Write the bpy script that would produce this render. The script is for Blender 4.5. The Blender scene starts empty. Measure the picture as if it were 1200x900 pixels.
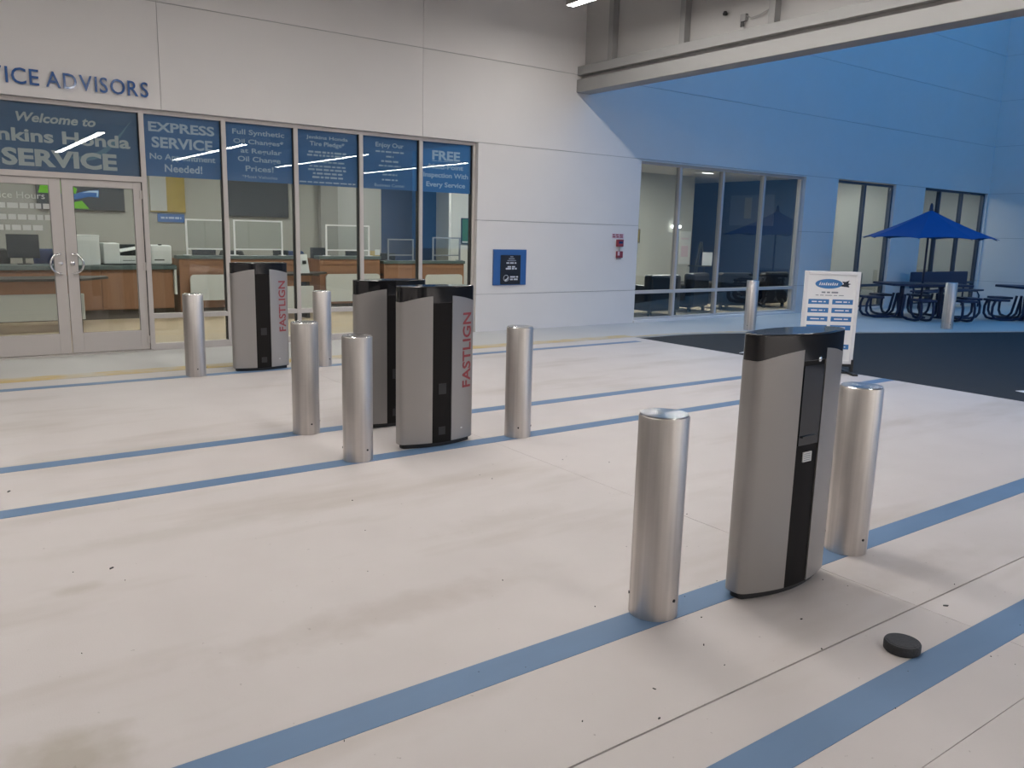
import bpy, math, random
from mathutils import Vector, Matrix
random.seed(7)
scene = bpy.context.scene
col = scene.collection

# ------------------------------------------------------------------ camera
FPX = 957.66
yaw, pitch, roll = math.radians(36.029), math.radians(10.481), math.radians(1.4556)
fw = Vector((math.sin(yaw)*math.cos(pitch), math.cos(yaw)*math.cos(pitch), -math.sin(pitch)))
rt = Vector((math.cos(yaw), -math.sin(yaw), 0)); up = rt.cross(fw)
r2 = rt*math.cos(roll) + up*math.sin(roll); u2 = -rt*math.sin(roll) + up*math.cos(roll)
cd = bpy.data.cameras.new('camera'); cam = bpy.data.objects.new('camera', cd); col.objects.link(cam)
cd.sensor_width = 36; cd.sensor_fit = 'HORIZONTAL'; cd.lens = FPX/1200*36; cd.clip_end = 300; cd.clip_start = .05
cam.matrix_world = Matrix(((r2.x, u2.x, -fw.x, 0), (r2.y, u2.y, -fw.y, 0), (r2.z, u2.z, -fw.z, 1.6), (0, 0, 0, 1)))
scene.camera = cam

# ------------------------------------------------------------------ sky (blue dusk), exposure
world = bpy.data.worlds.new('dusk_sky'); scene.world = world; world.use_nodes = True
bg = world.node_tree.nodes['Background']
bg.inputs[0].default_value = (.078, .415, 1.0, 1); bg.inputs[1].default_value = .87
vs = scene.view_settings
vs.view_transform = 'Standard'; vs.look = 'None'; vs.gamma = 1; vs.exposure = 0.0; vs.use_curve_mapping = False
LAMP = 53.0                      # radiance of the linear lamps
ROOM = 34.0                       # radiance of the office ceiling panels

# ------------------------------------------------------------------ materials
def lin(c):
    return tuple((x/255/12.92 if x/255 <= .04045 else ((x/255+.055)/1.055)**2.4) for x in c)
M = {}
def mat(name, c, rough=.5, metal=0., spec=.5, var=0., vscale=8., bump=0., bscale=60., coat=0., stretch=None):
    m = bpy.data.materials.new(name); m.use_nodes = True; nt = m.node_tree; N = nt.nodes; L = nt.links
    b = N['Principled BSDF']
    b.inputs['Base Color'].default_value = (*c, 1); b.inputs['Roughness'].default_value = rough
    b.inputs['Metallic'].default_value = metal; b.inputs['Specular IOR Level'].default_value = spec
    if coat: b.inputs['Coat Weight'].default_value = coat; b.inputs['Coat Roughness'].default_value = .05
    if var or bump:
        tc = N.new('ShaderNodeTexCoord'); mp = N.new('ShaderNodeMapping'); L.new(tc.outputs['Object'], mp.inputs[0])
        if stretch: mp.inputs['Scale'].default_value = stretch
    if var:
        n = N.new('ShaderNodeTexNoise'); n.inputs['Scale'].default_value = vscale; n.inputs['Detail'].default_value = 5
        L.new(mp.outputs[0], n.inputs['Vector'])
        mx = N.new('ShaderNodeMix'); mx.data_type = 'RGBA'
        mx.inputs['A'].default_value = (*[x*(1-var) for x in c], 1); mx.inputs['B'].default_value = (*[min(1, x*(1+var)) for x in c], 1)
        L.new(n.outputs['Fac'], mx.inputs['Factor']); L.new(mx.outputs['Result'], b.inputs['Base Color'])
    if bump:
        n2 = N.new('ShaderNodeTexNoise'); n2.inputs['Scale'].default_value = bscale; n2.inputs['Detail'].default_value = 3
        L.new(mp.outputs[0], n2.inputs['Vector'])
        bp = N.new('ShaderNodeBump'); bp.inputs['Strength'].default_value = bump; bp.inputs['Distance'].default_value = .01
        L.new(n2.outputs['Fac'], bp.inputs['Height']); L.new(bp.outputs[0], b.inputs['Normal'])
    M[name] = m; return m
def emit(name, c, s):
    m = bpy.data.materials.new(name); m.use_nodes = True; nt = m.node_tree
    nt.nodes.remove(nt.nodes['Principled BSDF']); e = nt.nodes.new('ShaderNodeEmission')
    e.inputs[0].default_value = (*c, 1); e.inputs[1].default_value = s
    nt.links.new(e.outputs[0], nt.nodes['Material Output'].inputs[0]); M[name] = m; return m
def glass(name, tint=(1, 1, 1), base=.045):
    m = bpy.data.materials.new(name); m.use_nodes = True; nt = m.node_tree; N = nt.nodes; L = nt.links
    N.remove(N['Principled BSDF'])
    t = N.new('ShaderNodeBsdfTransparent'); t.inputs[0].default_value = (*tint, 1)
    g = N.new('ShaderNodeBsdfGlossy'); g.inputs['Roughness'].default_value = 0.0
    lw = N.new('ShaderNodeLayerWeight'); lw.inputs[0].default_value = .5
    pw = N.new('ShaderNodeMath'); pw.operation = 'POWER'; pw.inputs[1].default_value = 5
    ma = N.new('ShaderNodeMath'); ma.operation = 'MULTIPLY_ADD'; ma.inputs[1].default_value = 1-base; ma.inputs[2].default_value = base
    mx = N.new('ShaderNodeMixShader')
    L.new(lw.outputs['Facing'], pw.inputs[0]); L.new(pw.outputs[0], ma.inputs[0]); L.new(ma.outputs[0], mx.inputs[0])
    L.new(t.outputs[0], mx.inputs[1]); L.new(g.outputs[0], mx.inputs[2]); L.new(mx.outputs[0], N['Material Output'].inputs[0])
    M[name] = m; return m

mat('wall_paint', (.72, .70, .685), .75, var=.035, vscale=1.3, bump=.06, bscale=90)
mat('wall_joint', (.40, .40, .40), .9)
mat('ceiling_paint', (.50, .485, .47), .8)
mat('steel_paint', (.30, .297, .29), .55, var=.04, vscale=3)
mat('header_panel', (.48, .47, .46), .7, var=.05, vscale=2)
mat('alu', lin((196, 190, 186)), .45, metal=.1)
mat('alu_dark', lin((40, 42, 44)), .5)
mat('alu_bronze', lin((70, 82, 100)), .45, metal=.3)
mat('asphalt', (.024, .026, .029), .85, var=.3, vscale=12, bump=.5, bscale=140)
mat('sidewalk', (.56, .55, .53), .8, var=.06, vscale=1.2, bump=.1, bscale=80)
mat('stripe_blue', lin((99, 128, 162)), .5, var=.10, vscale=2.5, stretch=(1, 3, 1))
mat('white_paint_mark', (.75, .75, .75), .6, var=.1, vscale=14)
mat('silver', lin((164, 161, 158)), .36, metal=.55, var=.02, vscale=300)
mat('black_gloss', (.012, .012, .014), .10, coat=.4)
mat('black_satin', (.016, .0145, .014), .5, spec=.10)
mat('black_plastic', (.02, .02, .021), .5, bump=.1, bscale=200)
mat('rubber', (.030, .030, .032), .6, var=.4, vscale=60, bump=.25, bscale=120)
mat('red_print', lin((150, 66, 70)), .5)
mat('label_white', (.72, .72, .72), .5)
mat('lens', (.75, .76, .78), .15, metal=.9)
mat('film_blue', lin((60, 104, 156)), .45, var=.05, vscale=2)
mat('film_dark', lin((60, 92, 130)), .45, var=.16, vscale=1.6)
mat('film_swoosh', lin((96, 128, 150)), .45)
mat('film_text', lin((172, 186, 206)), .5)
mat('film_text_pale', lin((178, 182, 186)), .5)
mat('door_text', lin((196, 200, 196)), .5)
mat('sign_blue', lin((50, 92, 152)), .12, coat=.6)
mat('letter_edge', lin((36, 62, 104)), .2)
mat('plaque_blue', lin((52, 96, 156)), .35)
mat('plaque_black', lin((38, 38, 42)), .3)
mat('plaque_text', lin((205, 208, 214)), .4)
mat('fire_red', lin((138, 50, 62)), .4)
mat('pale_sign', lin((214, 190, 200)), .5)
mat('poster_white', lin((236, 236, 236)), .4)
mat('poster_blue', lin((62, 122, 182)), .4)
mat('poster_dark', lin((24, 36, 54)), .4)
mat('poster_grey', lin((130, 136, 146)), .4)
mat('frame_white', lin((226, 226, 228)), .35)
mat('umbrella_cloth', (.001, .085, .29), .8, var=.08, vscale=6, bump=.15, bscale=50)
mat('navy_metal', (.012, .026, .075), .45)
mat('chrome', (.72, .72, .74), .12, metal=1)
mat('office_wall', (.30, .30, .275), .8, var=.04, vscale=1)
mat('office_wall_grey', (.38, .39, .38), .8)
mat('office_wall_dark', (.25, .25, .24), .8)
mat('office_blue', (.035, .07, .15), .7)
mat('office_white', (.68, .69, .67), .7)
mat('office_floor', (.48, .38, .26), .45, var=.06, vscale=3)
mat('office_tan', (.44, .44, .40), .8, var=.05, vscale=1)
mat('wood', lin((152, 112, 84)), .45, var=.14, vscale=5, stretch=(6, 6, .6))
mat('counter_top', lin((88, 102, 100)), .3, var=.1, vscale=40)
mat('toe', lin((88, 80, 70)), .7)
mat('desk_dark', lin((62, 58, 54)), .4)
mat('panel_white', lin((205, 208, 204)), .5)
mat('device_white', lin((212, 216, 214)), .4)
mat('device_dark', lin((44, 50, 50)), .4)
mat('screen', lin((48, 56, 62)), .2)
mat('art_yellow', lin((150, 130, 60)), .7, var=.35, vscale=5)
mat('banner', lin((92, 104, 128)), .7, var=.2, vscale=3)
mat('art_green', lin((58, 110, 76)), .6, var=.2, vscale=6)
mat('leather', lin((34, 32, 36)), .38, bump=.1, bscale=60)
mat('fabric_blue', lin((44, 66, 110)), .85)
mat('carton', lin((190, 170, 120)), .7)
emit('screen_green', lin((120, 200, 40)), .55)
emit('screen_blue', lin((60, 120, 190)), .5)
emit('screen_white', lin((190, 215, 235)), .7)
emit('lamp_diffuser', (1, .955, .91), LAMP)
emit('office_panel', (1, .985, .93), ROOM)
emit('can_glow', (1, .97, .92), 9.0)
glass('clear_glass', (.93, .96, .95)); glass('tint_glass', (.88, .92, .92), .09); glass('acrylic', (.95, .97, .97))

def floor_material():
    m = bpy.data.materials.new('drive_concrete'); m.use_nodes = True; nt = m.node_tree; N = nt.nodes; L = nt.links
    b = N['Principled BSDF']; b.inputs['Roughness'].default_value = .55; b.inputs['Specular IOR Level'].default_value = .35
    tc = N.new('ShaderNodeTexCoord')
    def noise(scale, detail, st=(1, 1, 1), rough=.5):
        mp = N.new('ShaderNodeMapping'); mp.inputs['Scale'].default_value = st; L.new(tc.outputs['Object'], mp.inputs[0])
        n = N.new('ShaderNodeTexNoise'); n.inputs['Scale'].default_value = scale; n.inputs['Detail'].default_value = detail; n.inputs['Roughness'].default_value = rough
        L.new(mp.outputs[0], n.inputs['Vector']); return n.outputs['Fac']
    def ramp(src, a, bb):
        r = N.new('ShaderNodeMapRange'); r.inputs['From Min'].default_value = a; r.inputs['From Max'].default_value = bb; L.new(src, r.inputs['Value']); return r.outputs[0]
    def mix(fac, A, B):
        x = N.new('ShaderNodeMix'); x.data_type = 'RGBA'; L.new(fac, x.inputs['Factor'])
        for k, v in (('A', A), ('B', B)):
            if isinstance(v, tuple): x.inputs[k].default_value = (*v, 1)
            else: L.new(v, x.inputs[k])
        return x.outputs['Result']
    c0 = mix(noise(2.2, 6), (.555, .512, .495), (.635, .595, .578))
    # tyre-track dirt running along the lanes
    d = ramp(noise(.8, 4, (.45, 1.6, 1), .6), .52, .78)
    k = N.new('ShaderNodeMath'); k.operation = 'MULTIPLY'; k.inputs[1].default_value = .75; L.new(d, k.inputs[0])
    c1 = mix(k.outputs[0], c0, (.40, .35, .30))
    sp = ramp(noise(34, 2), .735, .77)
    k2 = N.new('ShaderNodeMath'); k2.operation = 'MULTIPLY'; k2.inputs[1].default_value = .45; L.new(sp, k2.inputs[0])
    c2 = mix(k2.outputs[0], c1, (.22, .19, .17))
    # spilled-water and oil stains, each with a place and shape of its own
    nz = N.new('ShaderNodeTexNoise'); nz.inputs['Scale'].default_value = 7; nz.inputs['Detail'].default_value = 4; L.new(tc.outputs['Object'], nz.inputs['Vector'])
    for (cx, cy, rx, ry, st, cc) in ((.24, 2.56, .20, .20, .62, (.36, .32, .25)), (1.5, 2.92, .75, .14, .38, (.40, .35, .31)), (.45, 3.86, .11, .06, .40, (.38, .34, .28)),
                                     (3.9, 1.95, .55, .12, .30, (.38, .33, .30)), (2.6, 3.6, .5, .12, .25, (.40, .36, .32)), (1.0, 4.35, .8, .10, .25, (.40, .37, .32))):
        mp = N.new('ShaderNodeMapping'); mp.vector_type = 'TEXTURE'; mp.inputs['Location'].default_value = (cx, cy, 0); mp.inputs['Scale'].default_value = (rx, ry, 1)
        L.new(tc.outputs['Object'], mp.inputs[0])
        ln = N.new('ShaderNodeVectorMath'); ln.operation = 'LENGTH'; L.new(mp.outputs[0], ln.inputs[0])
        ad = N.new('ShaderNodeMath'); ad.operation = 'MULTIPLY_ADD'; ad.inputs[1].default_value = 1.6; L.new(nz.outputs['Fac'], ad.inputs[0]); L.new(ln.outputs['Value'], ad.inputs[2])
        mr = N.new('ShaderNodeMapRange'); mr.inputs['From Min'].default_value = 2.0; mr.inputs['From Max'].default_value = 1.1; mr.inputs['To Max'].default_value = st
        L.new(ad.outputs[0], mr.inputs['Value'])
        c2 = mix(mr.outputs[0], c2, cc)
    L.new(c2, b.inputs['Base Color'])
    n = noise(160, 3); bp = N.new('ShaderNodeBump'); bp.inputs['Strength'].default_value = .10; bp.inputs['Distance'].default_value = .006
    L.new(n, bp.inputs['Height']); L.new(bp.outputs[0], b.inputs['Normal'])
    M['drive_concrete'] = m
floor_material()
def faded_paint(name, c, under, amount):
    m = mat(name, c, .7); nt = m.node_tree; N = nt.nodes; L = nt.links; b = N['Principled BSDF']
    tc = N.new('ShaderNodeTexCoord'); n = N.new('ShaderNodeTexNoise'); n.inputs['Scale'].default_value = 2.6; n.inputs['Detail'].default_value = 8
    L.new(tc.outputs['Object'], n.inputs['Vector'])
    r = N.new('ShaderNodeMapRange'); r.inputs['From Min'].default_value = .38; r.inputs['From Max'].default_value = .62; r.inputs['To Max'].default_value = amount
    L.new(n.outputs['Fac'], r.inputs['Value'])
    x = N.new('ShaderNodeMix'); x.data_type = 'RGBA'; x.inputs['A'].default_value = (*c, 1); x.inputs['B'].default_value = (*under, 1)
    L.new(r.outputs[0], x.inputs['Factor']); L.new(x.outputs['Result'], b.inputs['Base Color'])
faded_paint('faded_yellow', (.58, .43, .18), (.56, .53, .46), .95)
def brushed(name, c, rough, axis, aniso, streak):
    m = mat(name, c, rough, metal=1); nt = m.node_tree; N = nt.nodes; L = nt.links; b = N['Principled BSDF']
    b.inputs['Anisotropic'].default_value = aniso
    tg = N.new('ShaderNodeTangent'); tg.direction_type = 'RADIAL'; tg.axis = 'Z'; L.new(tg.outputs[0], b.inputs['Tangent'])
    tc = N.new('ShaderNodeTexCoord'); mp = N.new('ShaderNodeMapping'); mp.inputs['Scale'].default_value = streak
    L.new(tc.outputs['Object'], mp.inputs[0]); n = N.new('ShaderNodeTexNoise'); n.inputs['Scale'].default_value = 26; n.inputs['Detail'].default_value = 5
    L.new(mp.outputs[0], n.inputs['Vector'])
    x = N.new('ShaderNodeMix'); x.data_type = 'RGBA'; x.inputs['A'].default_value = (*[v*.62 for v in c], 1); x.inputs['B'].default_value = (*[min(1, v*1.32) for v in c], 1)
    L.new(n.outputs['Fac'], x.inputs['Factor']); L.new(x.outputs['Result'], b.inputs['Base Color'])
brushed('brushed_steel', (.66, .62, .59), .46, 'Z', .3, (1, 1, .02))
brushed('brushed_cap', (.70, .70, .70), .22, 'Z', .85, (1, 1, 1))

# ------------------------------------------------------------------ mesh helpers
class MB:
    def __init__(s): s.v = []; s.f = []
    def add(s, vs, fs):
        o = len(s.v); s.v += [tuple(x) for x in vs]; s.f += [tuple(i+o for i in f) for f in fs]; return s
    def box(s, x0, x1, y0, y1, z0, z1):
        return s.add([(x0, y0, z0), (x1, y0, z0), (x1, y1, z0), (x0, y1, z0), (x0, y0, z1), (x1, y0, z1), (x1, y1, z1), (x0, y1, z1)],
                     [(0, 3, 2, 1), (4, 5, 6, 7), (0, 1, 5, 4), (1, 2, 6, 5), (2, 3, 7, 6), (3, 0, 4, 7)])
    def prism(s, pts, z0, z1):               # pts: ccw outline in x, y
        n = len(pts)
        zt = z1 if isinstance(z1, (list, tuple)) else [z1]*n
        zb = z0 if isinstance(z0, (list, tuple)) else [z0]*n
        return s.add([(p[0], p[1], zb[i]) for i, p in enumerate(pts)] + [(p[0], p[1], zt[i]) for i, p in enumerate(pts)],
                     [tuple(range(n-1, -1, -1)), tuple(range(n, 2*n))] + [(i, (i+1) % n, n+(i+1) % n, n+i) for i in range(n)])
    def prism_y(s, pts, y0, y1):             # outline in x, z, extruded along y
        n = len(pts)
        return s.add([(p[0], y0, p[1]) for p in pts] + [(p[0], y1, p[1]) for p in pts],
                     [tuple(range(n)), tuple(range(2*n-1, n-1, -1))] + [((i+1) % n, i, n+i, n+(i+1) % n) for i in range(n)])
    def lathe(s, prof, seg=32, c=(0, 0)):    # prof: (r, z) from bottom to top
        vs = []; fs = []; n = len(prof)
        for i in range(seg):
            a = 2*math.pi*i/seg
            vs += [(c[0]+r*math.cos(a), c[1]+r*math.sin(a), z) for r, z in prof]
        for i in range(seg):
            j = (i+1) % seg
            fs += [(i*n+k, j*n+k, j*n+k+1, i*n+k+1) for k in range(n-1)]
        fs.append(tuple(i*n for i in range(seg-1, -1, -1))); fs.append(tuple(i*n+n-1 for i in range(seg)))
        return s.add(vs, fs)
    def tube(s, path, r, seg=8, closed=False):
        P = [Vector(p) for p in path]; n = len(P); vs = []; fs = []
        prev = None
        for i, p in enumerate(P):
            a = P[(i-1) % n] if (closed or i > 0) else p; b = P[(i+1) % n] if (closed or i < n-1) else p
            t = (b-a).normalized()
            if prev is None:
                u = t.orthogonal().normalized()
            else:
                u = (prev - t*prev.dot(t)).normalized()
            prev = u; w = t.cross(u)
            vs += [p + (u*math.cos(2*math.pi*k/seg) + w*math.sin(2*math.pi*k/seg))*r for k in range(seg)]
        m = n if closed else n-1
        for i in range(m):
            j = (i+1) % n
            fs += [(i*seg+k, i*seg+(k+1) % seg, j*seg+(k+1) % seg, j*seg+k) for k in range(seg)]
        if not closed:
            fs.append(tuple(range(seg-1, -1, -1))); fs.append(tuple((n-1)*seg+k for k in range(seg)))
        return s.add(vs, fs)
    def mesh(s, name, m, smooth=0):
        me = bpy.data.meshes.new(name); me.from_pydata(s.v, [], s.f); me.update()
        if smooth:
            me.shade_smooth(); me.set_sharp_from_angle(angle=smooth)
        me.materials.append(M[m]); return me
    def build(s, name, m, parent=None, smooth=0, loc=None, rz=0, bevel=0, label=None):
        o = bpy.data.objects.new(name, s.mesh(name, m, smooth)); col.objects.link(o)
        if parent: o.parent = parent
        if loc: o.location = loc
        if rz: o.rotation_euler.z = rz
        if bevel:
            b = o.modifiers.new('edge', 'BEVEL'); b.width = bevel; b.segments = 2; b.limit_method = 'ANGLE'
        if label: o['label'] = label
        return o
def tag(o, label, cat, group=None):
    o['label'] = label; o['category'] = cat
    if group: o['group'] = group
    return o
def empty(name, loc=(0, 0, 0), rz=0, parent=None):
    o = bpy.data.objects.new(name, None); col.objects.link(o); o.location = loc; o.rotation_euler.z = rz; o.empty_display_size = .1
    if parent: o.parent = parent
    return o
def struct(o, label=None):
    o['kind'] = 'structure'
    if label: o['label'] = label
    return o
def copy_tree(o, parent=None):
    c = o.copy(); col.objects.link(c); c.parent = parent
    for ch in list(o.children): copy_tree(ch, c)
    return c
def B(*a): return MB().box(*a)

def text_verts(s, bold=0., shear=0.):
    cu = bpy.data.curves.new('t', 'FONT'); cu.body = s; cu.size = 1; cu.offset = bold; cu.shear = shear; cu.resolution_u = 3
    ob = bpy.data.objects.new('t', cu); col.objects.link(ob)
    dg = bpy.context.evaluated_depsgraph_get(); me = bpy.data.meshes.new_from_object(ob.evaluated_get(dg))
    vs = [tuple(v.co) for v in me.vertices]; fs = [tuple(p.vertices) for p in me.polygons]
    bpy.data.objects.remove(ob); bpy.data.curves.remove(cu); bpy.data.meshes.remove(me)
    x0 = min(v[0] for v in vs); x1 = max(v[0] for v in vs); y0 = min(v[1] for v in vs); y1 = max(v[1] for v in vs)
    return vs, fs, x0, x1, y0, y1
def letters(s, w, h, cx, cz, y, name, m, parent, bold=0., shear=0., thick=.0015):
    """writing in the x-z plane, facing -y, centred on cx, cz, w wide and h tall, with a little thickness"""
    vs, fs, x0, x1, y0, y1 = text_verts(s, bold, shear)
    f = lambda v, yy: (cx + ((v[0]-x0)/(x1-x0)-.5)*w, yy, cz + ((v[1]-y0)/(y1-y0)-.5)*h)
    return extrude_flat(vs, fs, lambda v: f(v, y), (0, thick, 0)).build(name, m, parent)
def extrude_flat(vs, fs, fn, back):
    n = len(vs); b = Vector(back)
    P = [Vector(fn(v)) for v in vs]; cnt = {}
    for f in fs:
        for i in range(len(f)):
            e = (f[i], f[(i+1) % len(f)]); cnt[e] = cnt.get(e, 0)+1
    mb = MB(); faces = list(fs) + [tuple(i+n for i in reversed(f)) for f in fs]
    for (a, c) in cnt:
        if (c, a) not in cnt: faces.append((c, a, a+n, c+n))
    return mb.add(P + [p+b for p in P], faces)
def bars(cx, cz, w, h, y, parent, m, name='small_print', seed=0):
    """one line of print too small to read: a row of short word-length marks"""
    rd = random.Random(seed); mb = MB(); x = -w/2
    while x < w/2-.01:
        l = min(rd.uniform(.03, .11), w/2-x); mb.box(cx+x, cx+x+l, y, y+.0012, cz-h/2, cz+h/2); x += l+.018
    return mb.build(name, m, parent)

YW = 11.034      # face of the long white wall
YG = 11.16       # plane of the glazing

# ================================================================== SETTING
# ---------------- ground and drive floor
struct(B(-45, 60, -45, 11.2, -.30, -.02).build('ground_asphalt', 'asphalt'), 'dark asphalt beyond the drive')
ga = bpy.data.objects['ground_asphalt']
MB().prism([(9.50, 7.52), (9.78, 7.40), (11.6, 7.9), (11.4, 8.05)], -.02, -.017).build('painted_marking', 'white_paint_mark', ga)
MB().prism([(9.93, 3.86), (10.9, 3.5), (10.9, 3.66), (9.98, 4.02)], -.02, -.017).build('painted_marking', 'white_paint_mark', ga)

floor = struct(empty('floor'), 'pale concrete floor of the service drive')
xs = [-14, -7.97, -2.23, 3.51, 9.25]
ys = [(-17.5, -6.5, .004, .004), (-6.5, 1.08, .004, .0015), (1.08, 1.69, .0015, .004), (1.69, 9.42, .004, .004)]
for i in range(4):
    for (a, b, ga_, gb_) in ys:
        B(xs[i]+.0015, xs[i+1]-(.0015 if i < 3 else 0), a+ga_, b-gb_, -.2, 0).build('concrete_slab', 'drive_concrete', floor)
B(-14, 9.24, -17.5, 9.42, -.25, -.012).build('joint_filler', 'wall_joint', floor)
for (a, b, x1) in [(8.945, 9.075, 8.95), (5.99, 6.13, 9.245), (5.04, 5.183, 9.245), (2.20, 2.352, 9.245), (1.305, 1.455, 9.245)]:
    B(-14, x1, a, b, -.001, .0018).build('painted_stripe', 'stripe_blue', floor)

edge = [(9.3, 9.42), (10.4, 9.40), (11.0, 9.29), (11.75, 9.05), (12.6, 8.68), (13.56, 8.25), (15.2, 7.56), (17.03, 6.86), (20, 5.85), (24.2, 4.6)]
walk = struct(MB().prism([(-14, 9.42)] + edge + [(24.2, 11.3), (-14, 11.3)], -.2, 0).build('sidewalk', 'sidewalk'), 'pale concrete walk along the wall')
B(-14, 9.3, 9.43, 9.70, -.001, .0015).build('painted_line', 'faded_yellow', walk, label='worn yellow painted line')
ln = [(x, y+.012) for x, y in edge[:5]]
MB().prism(ln + [(x, y+.10) for x, y in reversed(ln)], -.001, .0015).build('painted_line', 'faded_yellow', walk, label='worn yellow painted kerb edge')

# ---------------- long white wall made of cast panels with open joints
OPEN = [(-2.6, 7.262, 0, 2.972), (10.80, 15.74, 0, 2.945), (16.94, 19.34, 0, 2.955), (20.70, 24.0, 0, 2.975)]
def cut(r, holes):
    R = [r]
    for (a, b, c, d) in holes:
        out = []
        for (x0, x1, z0, z1) in R:
            if b <= x0 or a >= x1 or d <= z0 or c >= z1: out.append((x0, x1, z0, z1)); continue
            if a > x0: out.append((x0, a, z0, z1))
            if b < x1: out.append((b, x1, z0, z1))
            xa, xb = max(a, x0), min(b, x1)
            if d < z1: out.append((xa, xb, d, z1))
            if c > z0: out.append((xa, xb, z0, c))
        R = out
    return R
wall = struct(empty('wall_back', (0, YW, 0)), 'long white panelled wall of the building')
wx = [-14, -8.4, -4.74, -1.07, 2.60, 6.27, 9.94, 13.61, 17.28, 20.95, 24.05]
wz = [0, .608, 1.785, 2.972, 4.22, 5.40, 6.55, 8.6]
JG = .0045
for i in range(len(wx)-1):
    for k in range(len(wz)-1):
        mb = MB()
        lowgap = JG if k else 0
        vis_v = wz[k] >= 2.9           # vertical joints show above the storefront only
        gx0 = JG*.7 if vis_v and wx[i] < 7 else 0; gx1 = JG*.7 if vis_v and wx[i+1] < 7 else 0
        for (x0, x1, z0, z1) in cut((wx[i]+gx0, wx[i+1]-gx1, wz[k]+lowgap, wz[k+1]-(JG if k < len(wz)-2 else 0)), OPEN):
            if x1-x0 > .02 and z1-z0 > .02: mb.box(x0, x1, 0, .15, z0, z1)
        if mb.v: mb.build('wall_panel', 'wall_paint', wall)
mb = MB()
for (x0, x1, z0, z1) in cut((-14, 24.05, 0, 8.6), [(a-.03, b+.03, c, d+.03) for a, b, c, d in OPEN]): mb.box(x0, x1, .013, .22, z0, z1)
mb.build('wall_backing', 'wall_joint', wall)

wr = struct(empty('wall_right', (24.05, 0, 0)), 'white wall returning at the far corner')
for k in range(len(wz)-1):
    for (y0, y1) in [(-4, 3.7), (3.7, 7.4), (7.4, YW)]:
        B(0, .15, y0+.004, y1-.004 if y1 < YW else y1, wz[k]+(JG if k else 0), wz[k+1]-JG).build('wall_panel', 'wall_paint', wr)
B(.02, .3, -4, YW, 0, 8.6).build('wall_backing', 'wall_joint', wr)

# ---------------- roof over the drive, rear wall
cl = struct(MB().prism([(-14, -17.5), (22, -17.5), (22, -3.5), (9.55, -3.5), (9.55, YW), (-14, YW)], 5.75, 6.0).build('ceiling', 'ceiling_paint'), 'painted ceiling over the service drive')
struct(B(-14, 22, -17.8, -17.5, 0, 6.0).build('wall_rear', 'wall_paint'), 'unseen white rear wall added to limit blue sky light in the drive')  # out of view; put in to cut the blue fill under the roof

struct(B(-14.3, -14, -17.8, YW+.2, 0, 6.0).build('wall_left', 'wall_paint'), 'unseen white end wall added to keep blue sky light out of the drive')  # out of view; added to stop blue sky light reaching the bollards

# ---------------- header over the drive exit
hd = struct(empty('trim_1', (9.2, 0, 0)), 'painted steel header over the drive exit')
B(0, .30, -3.4, YW-.002, 3.93, 4.135).build('lower_beam', 'steel_paint', hd, bevel=.008)
B(.12, .26, -3.4, YW-.002, 4.135, 4.205).build('track_recess', 'header_panel', hd)
B(0.01, .26, -3.4, YW-.002, 4.205, 4.345).build('upper_beam', 'steel_paint', hd, bevel=.006)
B(.17, .25, -3.4, YW-.002, 4.345, 5.75).build('panel_sheet', 'header_panel', hd)
B(.25, .35, -3.4, YW-.002, 4.125, 5.75).build('outer_sheet', 'wall_paint', hd)
for y in (10.3, 8.77, 7.22, 5.80, 4.3, 2.8, 1.3, -.2, -1.7):
    B(.05, .17, y-.05, y+.05, 4.345, 5.75).build('stud', 'steel_paint', hd)
jb = B(0, .05, -.045, .045, -.045, .045).build('junction_box', 'steel_paint', None, loc=(9.32, 7.74, 4.53))
tag(jb, 'small metal junction box on the panel above the drive exit', 'box')
MB().tube([(.025, -.02, .03), (.0, -.14, -.03), (.0, -.30, -.01), (.0, -.46, .04)], .008, 6).build('conduit', 'steel_paint', jb, smooth=.6)
B(-.004, 0, -.03, .03, -.12, -.05).build('bracket', 'black_plastic', jb)
dk = MB().lathe([(.03, 0), (.035, .02), (.02, .05)], 12).build('motion_sensor', 'black_plastic', None, smooth=.7); dk.location = (9.33, 8.06, 4.62)
tag(dk, 'small dark sensor fixed to the panel above the drive exit', 'sensor')

# ================================================================== LAMPS
def linear_lamp(x, y0, y1, z, zc, label, group, w=.12):
    r = empty('linear_lamp', (x, (y0+y1)/2, z)); tag(r, label, 'lamp', group); h = (y1-y0)/2
    MB().box(-w/2-.006, w/2+.006, -h-.006, h+.006, .02, .075).box(-w/2-.006, -w/2, -h, h, 0, .02).box(w/2, w/2+.006, -h, h, 0, .02).build('housing', 'steel_paint', r)
    B(-w/2, w/2, -h, h, .002, .02).build('diffuser', 'lamp_diffuser', r)
    for y in (-h*.8, h*.8): B(-.004, .004, y-.004, y+.004, .075, zc-z).build('hanger_rod', 'steel_paint', r)
    return r
linear_lamp(7.88, 2.2, 9.66, 4.8, 5.75, 'long white linear lamp end glowing at the top edge, near the drive exit', 'lamps over the service drive', w=.132)
for x, nm in ((3.5, 'over the kiosk lanes'), (-.9, 'left of the kiosk lanes')):
    linear_lamp(x, 2.2, 8.3, 4.8, 5.75, 'long linear ceiling lamp '+nm+', by the wall', 'lamps over the service drive', w=.14)
    if x == 3.5: linear_lamp(x, -3.4, -1.2, 4.8, 5.75, 'long linear ceiling lamp '+nm+', on the camera side', 'lamps over the service drive')
linear_lamp(-6.0, -14.5, -5.0, 4.8, 5.75, 'unseen linear lamp added behind the camera at the left to brighten the bollards', 'lamps over the service drive', w=.17)  # unseen lamp, added so the bollards and kiosk fronts come out brighter
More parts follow.
